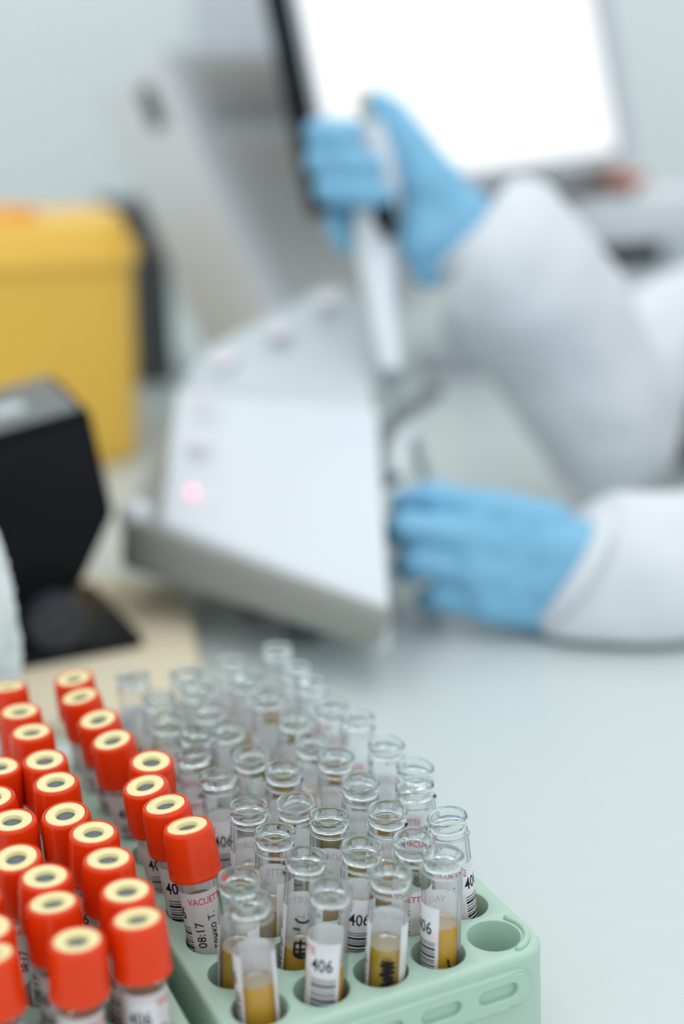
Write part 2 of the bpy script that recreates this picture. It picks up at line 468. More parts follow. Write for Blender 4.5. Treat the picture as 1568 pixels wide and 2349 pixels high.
_font_cache = {}
def text_faces(s, size):
    """filled outline of a line of writing, in metres, its lower left at the origin"""
    if (s, size) in _font_cache: return _font_cache[(s, size)]
    c = bpy.data.curves.new('writing', 'FONT'); c.body = s; c.size = size; c.resolution_u = 2; c.offset = size * 0.012
    o = bpy.data.objects.new('writing', c); COL.objects.link(o)
    dg = bpy.context.evaluated_depsgraph_get(); dg.update()
    me = bpy.data.meshes.new_from_object(o.evaluated_get(dg), depsgraph=dg)
    v = [p.co.to_2d() for p in me.vertices]; f = [tuple(p.vertices) for p in me.polygons]
    bpy.data.objects.remove(o); bpy.data.curves.remove(c); bpy.data.meshes.remove(me)
    _font_cache[(s, size)] = (v, f)
    return v, f
def on_cyl(u, z, r): return (r * math.cos(u / r), r * math.sin(u / r), z)
def wrap_writing(bm, s, size, u0_, z0, r, mat, rot=False, sx=1.0):
    v, f = text_faces(s, size)
    tmp = bmesh.new(); vs = [tmp.verts.new((p.x * sx, p.y, 0)) for p in v]
    for q in f:
        try: tmp.faces.new([vs[i] for i in q])
        except ValueError: pass
    if rot:
        for w_ in vs: w_.co = Vector((-w_.co.y, w_.co.x, 0))
    us = [w_.co.x for w_ in tmp.verts]; lo, hi = min(us), max(us); k = lo
    while k < hi:
        bmesh.ops.bisect_plane(tmp, geom=list(tmp.verts) + list(tmp.edges) + list(tmp.faces), plane_co=(k, 0, 0), plane_no=(1, 0, 0)); k += 0.0007
    mp = {w_: bm.verts.new(on_cyl(u0_ + w_.co.x, z0 + w_.co.y, r)) for w_ in tmp.verts}
    for q in tmp.faces:
        try: bm.faces.new([mp[w_] for w_ in q.verts]).material_index = mat
        except ValueError: pass
    tmp.free()
def strip(bm, u0_, u1, z0, z1, r, mat, n=8):
    lo = [bm.verts.new(on_cyl(u0_ + (u1 - u0_) * k / n, z0, r)) for k in range(n + 1)]
    hi = [bm.verts.new(on_cyl(u0_ + (u1 - u0_) * k / n, z1, r)) for k in range(n + 1)]
    for k in range(n): bm.faces.new((lo[k], lo[k + 1], hi[k + 1], hi[k])).material_index = mat

LR = TR + 0.00008
def label_mesh(top, bottom, span, seed, c, heading=True):
    """paper label wrapped round the tube, open along a window; sticker with number and bars at angle 0, printed text c metres round from it"""
    rnd = random.Random(seed); bm = bmesh.new(); n = 44; a_lo, a_hi = math.radians(span[0]), math.radians(span[1])
    for r, flip in ((LR, False),):
        lo = [bm.verts.new((r * math.cos(a_lo + (a_hi - a_lo) * k / n), r * math.sin(a_lo + (a_hi - a_lo) * k / n), bottom)) for k in range(n + 1)]
        hi = [bm.verts.new((v.co.x, v.co.y, top)) for v in lo]
        for k in range(n):
            q = (lo[k], lo[k + 1], hi[k + 1], hi[k]); bm.faces.new(q[::-1] if flip else q)
    rp = LR + 0.00006
    # sticker
    strip(bm, -0.0047, 0.0047, bottom + 0.002, top - 0.0025, LR + 0.00003, 0, 12)
    wrap_writing(bm, '406', 0.0062, -0.0042, top - 0.0095, rp + 0.00003, 1, sx=0.78)
    z = top - 0.0122
    while z > bottom + 0.004:
        h = rnd.choice((0.0003, 0.0003, 0.0005, 0.0008)); strip(bm, -0.0042, 0.0042, z - h, z, rp + 0.00003, 1, 10); z -= h + rnd.choice((0.0004, 0.0005, 0.0007))
    if heading: wrap_writing(bm, 'VACUETTE', 0.0033, c - 0.0050, top - 0.0042, rp, 2, sx=0.82)
    wrap_writing(bm, '08:17', 0.0042, c - 0.0010, top - 0.0196, rp, 1, rot=True)
    wrap_writing(bm, 'тенко Т.', 0.0034, c + 0.0034, top - 0.0206, rp, 1, rot=True)
    return bm
def serum_mesh(level):
    bm = bmesh.new(); r = TR - 0.00112
    prof = [(0, 0.0012)] + [(r * math.sin(a), TR - r * math.cos(a)) for a in (0.35, 0.7, 1.05, 1.35)] + [(r, TR), (r, level), (r, level + 0.0006), None]
    lathe(bm, prof[:-1], 32)
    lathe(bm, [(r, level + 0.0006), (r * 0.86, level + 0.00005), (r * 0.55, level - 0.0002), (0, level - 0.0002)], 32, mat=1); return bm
def cap_mesh():
    """screw cap: ribbed skirt, smooth shoulder, ring recess on top"""
    bm = bmesh.new(); n = 120; R = 0.0084; h = 0.0172
    def ring(r, z, rib=0.0): return [((r + (rib if k % 2 else 0)) * math.cos(2 * PI * k / n), (r + (rib if k % 2 else 0)) * math.sin(2 * PI * k / n), z) for k in range(n)]
    L = [ring(TR + 0.0004, 0.0004), ring(R + 0.0002, 0.0), ring(R + 0.00036, 0.0003), ring(R + 0.00036, 0.0014), ring(R + 0.0002, 0.0019), ring(R + 0.0001, 0.0022, 0.00017), ring(R - 0.0002, h - 0.0040, 0.00017),
         ring(R - 0.0002, h - 0.0036), ring(R - 0.00024, h - 0.0016), ring(R - 0.0004, h - 0.0008), ring(R - 0.0008, h - 0.0002), ring(R - 0.0012, h),
         ring(R - 0.00155, h - 0.0002), ring(R - 0.0017, h - 0.0010), ring(0.0035, h - 0.0010), ring(0.0035, h - 0.0030)]
    stack_loops(bm, L, False, True); return bm
CAPH = 0.0172
def insert_ring():
    bm = bmesh.new(); z = CAPH
    lathe(bm, [(0.00662, z - 0.0009), (0.00662, z - 0.0003), (0.0064, z - 0.0001), (0.0036, z - 0.00015), (0.0033, z - 0.0004), (0.00315, z - 0.0024)], 48); return bm
def septum():
    bm = bmesh.new(); z = CAPH - 0.0016
    lathe(bm, [(0.0032, z - 0.0008), (0.0032, z - 0.0002), (0.0028, z), (0.0012, z + 0.0002), (0, z + 0.0002)], 32); return bm

PROTO = {}
def shared(key, name, build, mats, smooth):
    """mesh data built once and then shared by every copy"""
    if key not in PROTO:
        o = obj(name, build(), mats)
        if smooth == 'auto': autosmooth(o, 40)
        elif smooth: o.data.polygons.foreach_set('use_smooth', [True] * len(o.data.polygons))
        PROTO[key] = o.data; bpy.data.objects.remove(o)
    return PROTO[key]
def part(name, me, parent, z=0.0, rz=0.0):
    o = bpy.data.objects.new(name, me); COL.objects.link(o); o.parent = parent; o.location = (0, 0, z); o.rotation_euler = (0, 0, rz); return o

INK3 = [M['paper'], M['ink'], M['redink']]
SER = ['serum_a', 'serum_b', 'serum_c']
def hole(rk, i, j):
    c, s = math.cos(rk['yaw']), math.sin(rk['yaw'])
    return Vector((rk['o'][0] + PT * (i * c - j * s), rk['o'][1] + PT * (i * s + j * c), RT))
def place_tube(rk, i, j, lean, capped, az, level, ser, label, scrib=None, half=(-140, 140)):
    """az: direction (degrees) the number sticker faces"""
    h = hole(rk, i, j); d = Vector((lean[0], lean[1], 0)) * 0.001
    if d.length > 0.0072: d = d.normalized() * 0.0072
    top = h + d + Vector((0, 0, 0.0348)); foot = h - d * 0.45 + Vector((0, 0, TB))
    ax = (top - foot).normalized()
    t = thing('capped_test_tube' if capped else 'open_test_tube', foot, label, 'test tube', 'orange-capped blood tubes' if capped else 'open serum tubes')
    t.rotation_euler = Vector((0, 0, 1)).rotation_difference(ax).to_euler()
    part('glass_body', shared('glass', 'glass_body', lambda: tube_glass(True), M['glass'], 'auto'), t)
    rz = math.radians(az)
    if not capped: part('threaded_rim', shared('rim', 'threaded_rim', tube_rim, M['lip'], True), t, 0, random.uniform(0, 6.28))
    tp = 0.0588 if not capped else 0.0598
    v = 0 if capped or (i + j) % 3 else 1
    part('paper_label', shared(('lab', half, v), 'paper_label', lambda: label_mesh(tp, 0.016, half, 3 + v, 0.0098 if capped else -0.0112), INK3, False), t, 0, rz)
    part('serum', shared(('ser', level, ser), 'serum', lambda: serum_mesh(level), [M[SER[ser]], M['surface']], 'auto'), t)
    if capped:
        c = part('screw_cap', shared('cap', 'screw_cap', cap_mesh, M['cap'], 'auto'), t, 0.0812 - CAPH, random.uniform(0, 6.28))
        part('cream_insert', shared('ins', 'cream_insert', insert_ring, M['yellow'], True), c)
        part('grey_septum', shared('sep', 'grey_septum', septum, M['grey_rubber'], True), c)
    if scrib:
        b = bmesh.new()
        for st in scrib:
            pts = [on_cyl(u * 0.001, z * 0.001, LR + 0.0001) for u, z in spline([p for p in st], max(8, 4 * len(st)))]
            loft(b, pts, [0.00042] * len(pts), 6)
        obj('marker_handwriting', b, M['ink'], t).rotation_euler = (0, 0, math.radians(scrib_az[(i, j)]))
    return t

ORD = ['nearest', 'second', 'third', 'fourth', 'fifth', 'sixth', 'seventh', 'eighth', 'ninth', 'farthest']
COLN = ['in the column of orange caps', 'beside the column of orange caps', 'in the middle column', 'one column in from the bare bench', 'in the column by the bare bench']
open_lean = {(0, 0): (-2, 7), (1, 0): (4, 3), (2, 0): (4, 2), (3, 0): (2, 3), (4, 1): (-5, 0), (3, 1): (2, -6), (2, 1): (4, -1), (1, 1): (5, 4), (0, 1): (3, 0), (4, 2): (-6, 4), (3, 2): (3, -5),
             (2, 2): (2, 1), (1, 2): (3, 0), (4, 3): (4, -1), (3, 3): (3, -3), (2, 3): (-1, -7), (1, 3): (2, -1), (4, 4): (3, -1), (3, 4): (3, -1), (2, 4): (3, -1), (1, 4): (-2, 6), (4, 5): (1, 6),
             (3, 5): (3, -6), (2, 5): (-1, -7), (1, 5): (-4, 5)}
# sticker directions read off the photograph where they show; -90 faces the camera
sticker = {(0, 0): -170, (1, 0): -100, (2, 0): -190, (3, 0): -146, (0, 1): -200, (1, 1): -188, (2, 1): -84, (3, 1): -30, (4, 1): -26, (1, 2): -218, (2, 2): -190, (3, 2): -184, (4, 2): -10,
           (1, 3): -180, (2, 3): -120, (3, 3): -172, (4, 3): -40, (1, 4): -80, (2, 4): -178, (3, 4): -190}
lvl_of = {(0, 0): 0.0475, (1, 0): 0.048, (2, 0): 0.049, (3, 0): 0.0500, (1, 1): 0.043, (0, 1): 0.0495}
scrib_az = {(2, 0): -88, (3, 0): -58, (1, 1): -92}
zig = [(-2, 47), (2.2, 46.5), (-2.4, 45.6), (2.4, 45), (-1.6, 44), (2.5, 43.2), (-2.3, 42.4), (2.0, 41.4), (-1.2, 40.6), (2.6, 40), (-1.8, 38.6), (1.8, 38), (-2.2, 36.6), (2, 36)]
scribbles = {(2, 0): [zig], (3, 0): [[(-1.6, 41), (-1.2, 38.6), (0.2, 37.6), (2.4, 38.2)]],
             (1, 1): [[(-2.2, 55.7), (-0.8, 54.7), (1.2, 54.7), (2.2, 55.5)], [(-2.6, 52.1), (-0.4, 52.1)], [(-1.8, 47.3), (-1.6, 42.9), (1.8, 42.5), (2, 46.9), (-1.8, 47.3)],
                      [(-2.2, 44.9), (2.4, 45.3)], [(0, 48.5), (0.2, 42.5)], [(-2, 43.1), (2.2, 43.7)]]}
LV = (0.044, 0.047, 0.0485, 0.0505)
for i in range(NX):
    for j in range(NY):
        if (i, j) == (4, 0) or (i == 0 and j >= 2): continue
        ln = open_lean.get((i, j), (random.uniform(-3, 5), random.uniform(-4, 4)))
        az = sticker.get((i, j), random.choice((-180, -180, -150, -210, -85, -30, 40)) + random.uniform(-15, 15))
        rowt = 'nearest row to the slotted rail' if j == 0 else ('farthest row' if j == 9 else ORD[j] + ' row from the slotted rail')
        cn = 'leftmost column' if i == 0 else COLN[i]
        place_tube(R1, i, j, ln, False, az, lvl_of.get((i, j), LV[(i * 3 + j * 5) % 4]), (i * 2 + j) % 3,
                   'open serum tube, ' + rowt + ', ' + (cn if i else 'in line with the orange caps'), scribbles.get((i, j)), (-222, 46))
cap_lean = {(0, 2): (-6, 4), (0, 3): (-6, 0), (0, 4): (-6, -4), (0, 5): (2, -5), (0, 6): (-6, -5), (0, 7): (-5, -5), (0, 8): (-7, -2), (0, 9): (-4, -3)}
cap_az = {2: -160, 3: -95, 4: -88, 5: -60, 6: -75, 7: -100, 8: -80, 9: -90}
for (i, j), ln in cap_lean.items():
    place_tube(R1, i, j, ln, True, cap_az[j], 0.0545, (j * 2) % 3, 'orange-capped tube in the rack of open tubes, ' +
               ('nearest of its column' if j == 2 else 'farthest of its column' if j == 9 else ORD[j - 2] + ' of its column counting from the nearest'), None, (-140, 140))
lean2 = {(4, 0): (-2, 5), (4, 1): (1, 1), (4, 2): (1, 1), (4, 3): (2, -1), (4, 4): (-1, -6), (4, 5): (0, -3), (4, 6): (1, -4), (4, 7): (0, 0), (4, 8): (0, 0), (4, 9): (-2, 6),
         (3, 0): (1, 3), (3, 1): (-1, 4), (3, 2): (2, 0), (3, 3): (-1, -6), (3, 4): (1, -2), (3, 5): (-1, -4), (3, 6): (4, 0), (2, 0): (-4, 7), (2, 1): (1, 0), (2, 2): (2, -2)}
cname = {4: 'column of the capped rack facing the open tubes', 3: 'second column in of the capped rack', 2: 'third column in of the capped rack'}
for (i, j), ln in lean2.items():
    place_tube(R2, i, j, ln, True, random.choice((-150, -170, -120, -80)) + random.uniform(-15, 15), 0.0565, (i + j) % 3,
               'orange-capped tube, ' + ORD[j] + (' one' if j == 0 else '') + (' from the near end' if 0 < j < 9 else '') + ', ' + cname[i], None, (-140, 140))

# ------------------------------------------------------------------ black instrument on its stand, far left
bd_o = G(120, 1505, 0.012)
t_ax = (G(330, 1480, 0.012) - G(20, 1535, 0.012)); t_ax.z = 0; t_ax.normalize()
b_ax = Vector((-t_ax.y, t_ax.x, 0))
yaw_b = math.atan2(t_ax.y, t_ax.x)
scn = thing('scanner', bd_o, 'black angular scanner head on a round-knobbed stand, beside the crumpled tissue', 'scanner', rot=(0, 0, yaw_b))
def loc_of(p): 
    d = p - bd_o; return (d.dot(t_ax), d.dot(b_ax), d.z)
def on_plane(x, y, back):
    """where the sight line of a photo pixel meets the upright plane lying `back` behind the stand's front edge"""
    v = fwd + RGT * ((x - W / 2) / F) - UPV * ((y - H / 2) / F)
    k = (bd_o + b_ax * back - CAM).dot(b_ax) / v.dot(b_ax); return loc_of(CAM + v * k)
prof = [on_plane(*q, 0.02) for q in ((208, 938), (264, 1180), (188, 1345), (40, 1420), (-150, 1440), (-330, 1240), (-330, 1090))]
bm = bmesh.new(); hexa(bm, [Vector(p) + Vector((0, 0.0, 0)) for p in prof], [Vector(p) + Vector((0, 0.095, 0.004)) for p in prof]); bevel_all(bm, 0.004, 3)
autosmooth(obj('scanner_head', bm, M['black'], scn))
pr = [Vector(on_plane(*q, 0.02)) for q in ((196, 962), (246, 1180), (178, 1322), (40, 1392), (-140, 1410), (-300, 1230), (-300, 1110))]
bm = bmesh.new(); hexa(bm, [p - Vector((0, 0.0025, 0)) for p in pr], [p + Vector((0, 0.003, 0)) for p in pr]); bevel_all(bm, 0.001, 2)
autosmooth(obj('mesh_face', bm, M['blackgloss'], scn))
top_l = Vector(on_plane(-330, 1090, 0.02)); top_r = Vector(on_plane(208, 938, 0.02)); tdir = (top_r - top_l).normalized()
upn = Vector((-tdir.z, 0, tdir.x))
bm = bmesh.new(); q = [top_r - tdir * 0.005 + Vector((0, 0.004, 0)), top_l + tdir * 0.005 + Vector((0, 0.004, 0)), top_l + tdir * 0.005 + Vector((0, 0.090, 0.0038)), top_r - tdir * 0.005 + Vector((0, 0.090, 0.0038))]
hexa(bm, [p - upn * 0.001 for p in q], [p + upn * 0.0015 for p in q]); bevel_all(bm, 0.0012, 2); autosmooth(obj('lit_top_sheet', bm, M['toplit'], scn))  # grey sheet paints the sheen that light gives the black top
for k0, k1, y0, y1 in ((0.030, 0.018, 0.030, 0.072), (0.070, 0.036, 0.030, 0.072)):
    c = top_r - tdir * k0; bm = bmesh.new()
    q = [c + Vector((0, y0, 0)), c - tdir * k1 + Vector((0, y0, 0)), c - tdir * k1 + Vector((0, y1, 0)), c + Vector((0, y1, 0))]
    hexa(bm, [p + upn * 0.001 for p in q], [p + upn * 0.0035 for p in q]); bevel_all(bm, 0.0008, 2)
    obj('top_button', bm, M['offwhite'], scn)
bm = bmesh.new()
fp = [loc_of(G(*q, 0.012)) for q in ((330, 1478), (20, 1535), (-300, 1590), (-300, 1395), (215, 1352))]
hexa(bm, [Vector((p[0], p[1], -0.0015)) for p in fp], [Vector((p[0], p[1], 0.0055)) for p in fp]); bevel_all(bm, 0.0018, 2)
autosmooth(obj('stand_base', bm, M['blackgloss'], scn))
kn = Vector(on_plane(125, 1420, 0.012))
bm = bmesh.new(); lathe(bm, [(0, 0), (0.0172, 0), (0.0172, 0.011), (0.016, 0.0135), (0.0125, 0.0142), (0.011, 0.0125), (0.005, 0.0122), (0.0035, 0.0135), (0, 0.0135)], 48)
k = obj('round_knob', bm, M['knob'], scn, loc=kn); autosmooth(k); k.rotation_euler = (PI / 2, 0, 0)
bm = bmesh.new(); hexa(bm, [(kn.x - 0.02, 0.014, 0.004), (kn.x + 0.014, 0.014, 0.004), (kn.x + 0.012, 0.075, 0.004), (kn.x - 0.02, 0.075, 0.004)],
                    [(kn.x - 0.024, 0.016, kn.z + 0.03), (kn.x + 0.012, 0.016, kn.z + 0.03), (kn.x + 0.010, 0.085, kn.z + 0.03), (kn.x - 0.024, 0.085, kn.z + 0.03)]); bevel_all(bm, 0.003, 2)
autosmooth(obj('neck', bm, M['black'], scn))

# beige pad it stands on
pad = [G(*q, 0.0095) for q in ((398, 1348), (418, 1352), (432, 1380), (474, 1580), (440, 1612), (120, 1660), (-380, 1720), (-380, 1400), (212, 1318))]
bm = bmesh.new(); hexa(bm, [(p.x, p.y, 0.0) for p in pad], [(p.x, p.y, 0.0100) for p in pad]); bevel_all(bm, 0.0018, 2)
o = autosmooth(obj('beige_pad', bm, M['beige'])); move_mesh_origin(o, (pad[0].x, pad[0].y, 0)); tag(o, 'flat beige pad lying under the black scanner stand', 'pad')

# crumpled tissue at the edge
bm = bmesh.new(); bmesh.ops.create_icosphere(bm, subdivisions=5, radius=1.0)
for v in bm.verts:
    q = Vector((v.co.x, v.co.y, v.co.z * 2.6))
    n1 = noise.turbulence(q * 1.3 + Vector((3, 1, 7)), 4, True); n2 = abs(noise.noise(q * 3.2))
    s = 0.92 + 0.22 * n1 - 0.24 * n2
    v.co = Vector((v.co.x * 0.024 * s, v.co.y * 0.024 * s, v.co.z * 0.066 * (0.75 + 0.25 * s)))
zmin = min(v.co.z for v in bm.verts)
for v in bm.verts: v.co.z = max(v.co.z - zmin, 0.002)
c = P(-78, 1400, 0.665)
o = obj('crumpled_tissue', bm, M['tissue'], smooth=True, loc=(c.x, c.y, 0.0095)); tag(o, 'crumpled white paper tissue standing in front of the black scanner', 'tissue')

# ------------------------------------------------------------------ yellow sharps bin
bb = thing('sharps_bin', (-0.297, 1.275, 0.0), 'large yellow plastic waste bin with a rounded lid, behind the black scanner', 'bin', rot=(0, 0, math.radians(14)))
bm = bmesh.new(); L = []
for z, s in ((0.0, 0.90), (0.003, 0.925), (0.02, 0.94), (0.10, 0.975), (0.185, 1.0)):
    L.append([(x * s, y * s, z) for x, y in rounded_rect(0.112, 0.088, 0.034, 8)])
stack_loops(bm, L); autosmooth(obj('bin_body', bm, M['bin'], bb), 50)
bm = bmesh.new(); L = []
for z, e in ((0.176, 0.0), (0.176, 0.0045), (0.188, 0.0045), (0.192, 0.003), (0.192, -0.002), (0.206, -0.004), (0.212, -0.007), (0.214, -0.014), (0.211, -0.018), (0.211, -0.03)):
    L.append([(x, y, z) for x, y in rounded_rect(0.113 + e, 0.089 + e, 0.034 + e, 8)])
stack_loops(bm, L, False, True); autosmooth(obj('bin_lid', bm, M['bin'], bb), 40)
bm = bmesh.new(); L = [[(x - 0.02, y, z) for x, y in rounded_rect(0.055 - e, 0.042 - e, 0.03 - e, 8)] for z, e in ((0.209, 0), (0.220, 0), (0.223, 0.004), (0.223, 0.012))]
stack_loops(bm, L); autosmooth(obj('lid_flap', bm, M['binlid'], bb), 40)

# ------------------------------------------------------------------ white sloped lab instrument
wi = thing('bench_instrument', (0.0, 0.80, 0.0), 'white sloped bench instrument on a grey base, with a row of indicator lights', 'instrument')
def L_(p): return Vector(p) - wi.location
bt = [P(905, 1412, .752), P(278, 1182, .86), P(372, 1010, 1.05), P(872, 1060, 0.90)]
bb0 = [P(862, 1500, .760), P(274, 1306, .862), P(372, 1100, 1.05), P(872, 1140, 0.90)]
bm = bmesh.new(); hexa(bm, [L_(p) for p in bb0], [L_(p) for p in bt]); bevel_all(bm, 0.005, 3); autosmooth(obj('grey_base', bm, M['midgrey'], wi))
f1 = [P(892, 1392, .757), P(366, 1192, .845), P(404, 886, .985), P(866, 930, .90)]     # sloped front panel
f0 = [p - Vector((0, 0, 0.03)) for p in f1]
bm = bmesh.new(); hexa(bm, [L_(p) for p in f0], [L_(p) for p in f1]); bevel_all(bm, 0.004, 3); autosmooth(obj('front_panel', bm, M['white'], wi))
rim = [P(908, 1418, .751), P(280, 1176, .858)]
# raised rear hood with a greyer slope
h1 = [P(856, 940, .905), P(412, 880, .985), P(466, 800, 1.01), P(745, 652, 1.06), P(800, 650, 1.05), P(868, 738, 1.04)]
h0 = [Vector((p.x, p.y, 0.055)) for p in h1]
bm = bmesh.new(); hexa(bm, [L_(p) for p in h0], [L_(p) for p in h1]); bevel_all(bm, 0.004, 3); autosmooth(obj('rear_hood', bm, M['offwhite'], wi))
def dot_on(name, p, n, r, m):
    bm = bmesh.new(); lathe(bm, [(r, -0.002), (r, 0.0012), (r * 0.8, 0.0022), (0, 0.0026)], 20)
    o = obj(name, bm, m, wi, smooth=True, loc=L_(p)); o.rotation_euler = Vector(n).to_track_quat('Z', 'Y').to_euler(); return o
n1 = (f1[1] - f1[0]).cross(f1[3] - f1[0]).normalized()
if n1.z < 0: n1 = -n1
def on_tri(x, y, a, n):
    v = fwd + RGT * ((x - W / 2) / F) - UPV * ((y - H / 2) / F); return CAM + v * ((a - CAM).dot(n) / v.dot(n))
dot_on('indicator_light', on_tri(440, 1126, f1[0], n1), n1, 0.0024, M['led'])
for q in ((452, 1012), (462, 912)): dot_on('button', on_tri(*q, f1[0], n1), n1, 0.0065, M['button'])
n2 = (h1[3] - h1[1]).cross(h1[0] - h1[1]).normalized()
if n2.z < 0: n2 = -n2
for q, dd in (((512, 832), 1.0), ((640, 762), 1.03), ((752, 690), 1.045)): dot_on('button', on_tri(*q, h1[1], n2) + n2 * 0.002, n2, 0.0085, M['button'])
bm = bmesh.new(); lathe(bm, [(0, -0.012), (0.009, -0.012), (0.011, -0.004), (0.0095, 0.004), (0.005, 0.008), (0, 0.009)], 24)
obj('corner_knob', bm, M['white'], wi, smooth=True, loc=L_(P(312, 1178, .866)))
for p in (bb0[0] * 0.72 + bb0[2] * 0.28, bb0[1] * 0.50 + bb0[3] * 0.50, bb0[2] * 0.72 + bb0[0] * 0.28, bb0[3] * 0.72 + bb0[1] * 0.28):
    bm = bmesh.new(); lathe(bm, [(0, 0), (0.010, 0), (0.011, 0.004), (0.011, p.z + 0.006), (0, p.z + 0.006)], 20)
    obj('foot', bm, M['darkgrey'], wi, loc=L_((p.x, p.y, 0)))

# cable and tubing beside it
bm = bmesh.new(); pts = spline([P(1000, 900, 1.0), P(945, 935, .97), P(888, 985, .93), P(868, 1050, .90), P(888, 1105, .88)], 30)
loft(bm, pts, [0.0055] * 31, 12); o = obj('cable', bm, M['cable'], smooth=True); tag(o, 'short dark grey cable curling off the end of the white instrument', 'cable')
bm = bmesh.new(); pts = spline([P(985, 1120, .98), P(962, 1040, .95), P(948, 990, .94), P(925, 1010, .92), P(915, 1060, .895), P(912, 1090, .88)], 30)
loft(bm, pts, [0.0048] * 31, 12); o = obj('tubing', bm, M['tubing'], smooth=True); tag(o, 'pale plastic tubing loop between the cable and the resting hand', 'tubing')

# ------------------------------------------------------------------ lit monitor
def frame_of(p0, yaw, tau):
    t = Vector((math.cos(yaw), math.sin(yaw), 0)); n = Vector((t.y, -t.x, 0))
    up = Vector((0, 0, math.cos(tau))) - n * math.sin(tau); nn = t.cross(up).normalized()
    return Matrix((t, up, nn)).transposed().to_4x4()      # x along the width, y up the panel, z out of its face
BL = P(772, 486, 1.2); MY, MT, MW, MH = math.radians(58.0), math.radians(12.0), 0.700, 0.43
mon = thing('monitor', BL, 'large bright white computer monitor tilted back behind the raised hand', 'monitor')
mon.matrix_world = Matrix.Translation(BL) @ frame_of(BL, MY, MT)
bm = bmesh.new(); add_box(bm, (0, 0, -0.030), (MW, MH, -0.002)); bevel_all(bm, 0.004, 2); autosmooth(obj('housing', bm, M['black'], mon))
bm = bmesh.new(); bz = 0.018
for lo, hi in (((0, 0, -0.003), (MW, bz, 0.003)), ((0, MH - bz, -0.003), (MW, MH, 0.003)), ((0, bz, -0.003), (0.006, MH - bz, 0.003)), ((MW - 0.05, bz, -0.003), (MW, MH - bz, 0.003))): add_box(bm, lo, hi)
obj('bezel', bm, M['bezel'], mon)
bm = bmesh.new(); add_box(bm, (0.006, bz, -0.002), (MW - 0.05, MH - bz, 0.0015)); obj('screen', bm, M['screen'], mon)
inv = mon.matrix_world.inverted()
mid = mon.matrix_world @ Vector((MW * 0.62, 0.08, -0.03)); back = Vector((-math.sin(MY), math.cos(MY), 0))
bm = bmesh.new(); q = mid + back * 0.03
hexa(bm, [inv @ Vector((q.x + a * 0.03, q.y + b * 0.03, 0.012)) for a, b in ((-1, -1), (1, -1), (1, 1), (-1, 1))], [inv @ (q + Vector((a * 0.03, b * 0.03, 0.05))) for a, b in ((-1, -1), (1, -1), (1, 1), (-1, 1))])
obj('stand_column', bm, M['bezel'], mon)
bm = bmesh.new(); stack_loops(bm, [[inv @ Vector((q.x + x, q.y + y, z)) for x, y in rounded_rect(0.075, 0.075, 0.03, 5)] for z in (0.0, 0.012)]); obj('stand_foot', bm, M['bezel'], mon)

# ------------------------------------------------------------------ grey tilted reader, back left
A = P(436, 742, 1.42); RY, RTau = math.radians(55), math.radians(26)
rd = thing('tilted_reader', A, 'grey tilted reader leaning back between the yellow bin and the monitor', 'reader')
rd.matrix_world = Matrix.Translation(A) @ frame_of(A, RY, RTau)
bm = bmesh.new(); add_box(bm, (0, -0.055, 0), (0.27, 0.250, 0.098)); bevel_all(bm, 0.008, 3); autosmooth(obj('reader_body', bm, M['white'], rd))
bm = bmesh.new(); add_box(bm, (0.03, -0.045, 0.093), (0.255, 0.150, 0.103)); bevel_all(bm, 0.003, 2); autosmooth(obj('front_panel', bm, M['warmgrey'], rd))
bm = bmesh.new(); add_box(bm, (0.03, 0.168, 0.093), (0.255, 0.232, 0.101)); bevel_all(bm, 0.003, 2); autosmooth(obj('display_window', bm, M['warmgrey'], rd))
bm = bmesh.new(); add_box(bm, (-0.0015, 0.180, 0.052), (0.02, 0.222, 0.074)); bevel_all(bm, 0.001, 1); obj('side_vent', bm, M['darkgrey'], rd)
inv = rd.matrix_world.inverted(); bm = bmesh.new(); q = rd.matrix_world @ Vector((0.12, -0.03, 0.02))
hexa(bm, [inv @ Vector((q.x + x, q.y + y, 0.0006)) for x, y in ((-0.08, -0.08), (0.03, -0.09), (0.08, 0.10), (-0.03, 0.11))], [inv @ Vector((q.x + x * 0.7, q.y + y * 0.7, 0.07)) for x, y in ((-0.08, -0.08), (0.03, -0.09), (0.08, 0.10), (-0.03, 0.11))])
bevel_all(bm, 0.004, 2); obj('reader_foot', bm, M['midgrey'], rd)

# dark block added as shade behind the bin; shelf unit at the very back
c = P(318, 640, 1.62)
bx = thing('shade_block', (c.x - 0.004, c.y, 0), 'dark grey block added as shade behind the yellow bin', 'case', rot=(0, 0, 0.25))
bm = bmesh.new(); add_box(bm, (-0.032, -0.06, 0), (0.032, 0.06, 0.185)); bevel_all(bm, 0.006, 2); autosmooth(obj('shade_body', bm, M['darkgrey'], bx))
bm = bmesh.new(); add_box(bm, (-0.034, -0.062, 0.178), (0.034, 0.062, 0.20)); bevel_all(bm, 0.005, 2); autosmooth(obj('shade_top', bm, M['darkgrey'], bx))
c = P(610, 150, 2.1)
sh = thing('wall_cabinet', (c.x, c.y, 0), 'pale cabinet with a dark open slot, behind the tilted reader', 'cabinet')
bm = bmesh.new(); add_box(bm, (-0.10, -0.10, 0.0), (0.16, 0.14, 0.295)); bevel_all(bm, 0.004, 2); autosmooth(obj('lower_case', bm, M['offwhite'], sh))
bm = bmesh.new(); add_box(bm, (-0.095, -0.085, 0.295), (0.155, 0.13, 0.36)); obj('dark_slot', bm, M['darkgrey'], sh)
bm = bmesh.new(); add_box(bm, (-0.10, -0.10, 0.36), (0.16, 0.14, 0.56)); bevel_all(bm, 0.004, 2); autosmooth(obj('upper_case', bm, M['white'], sh))

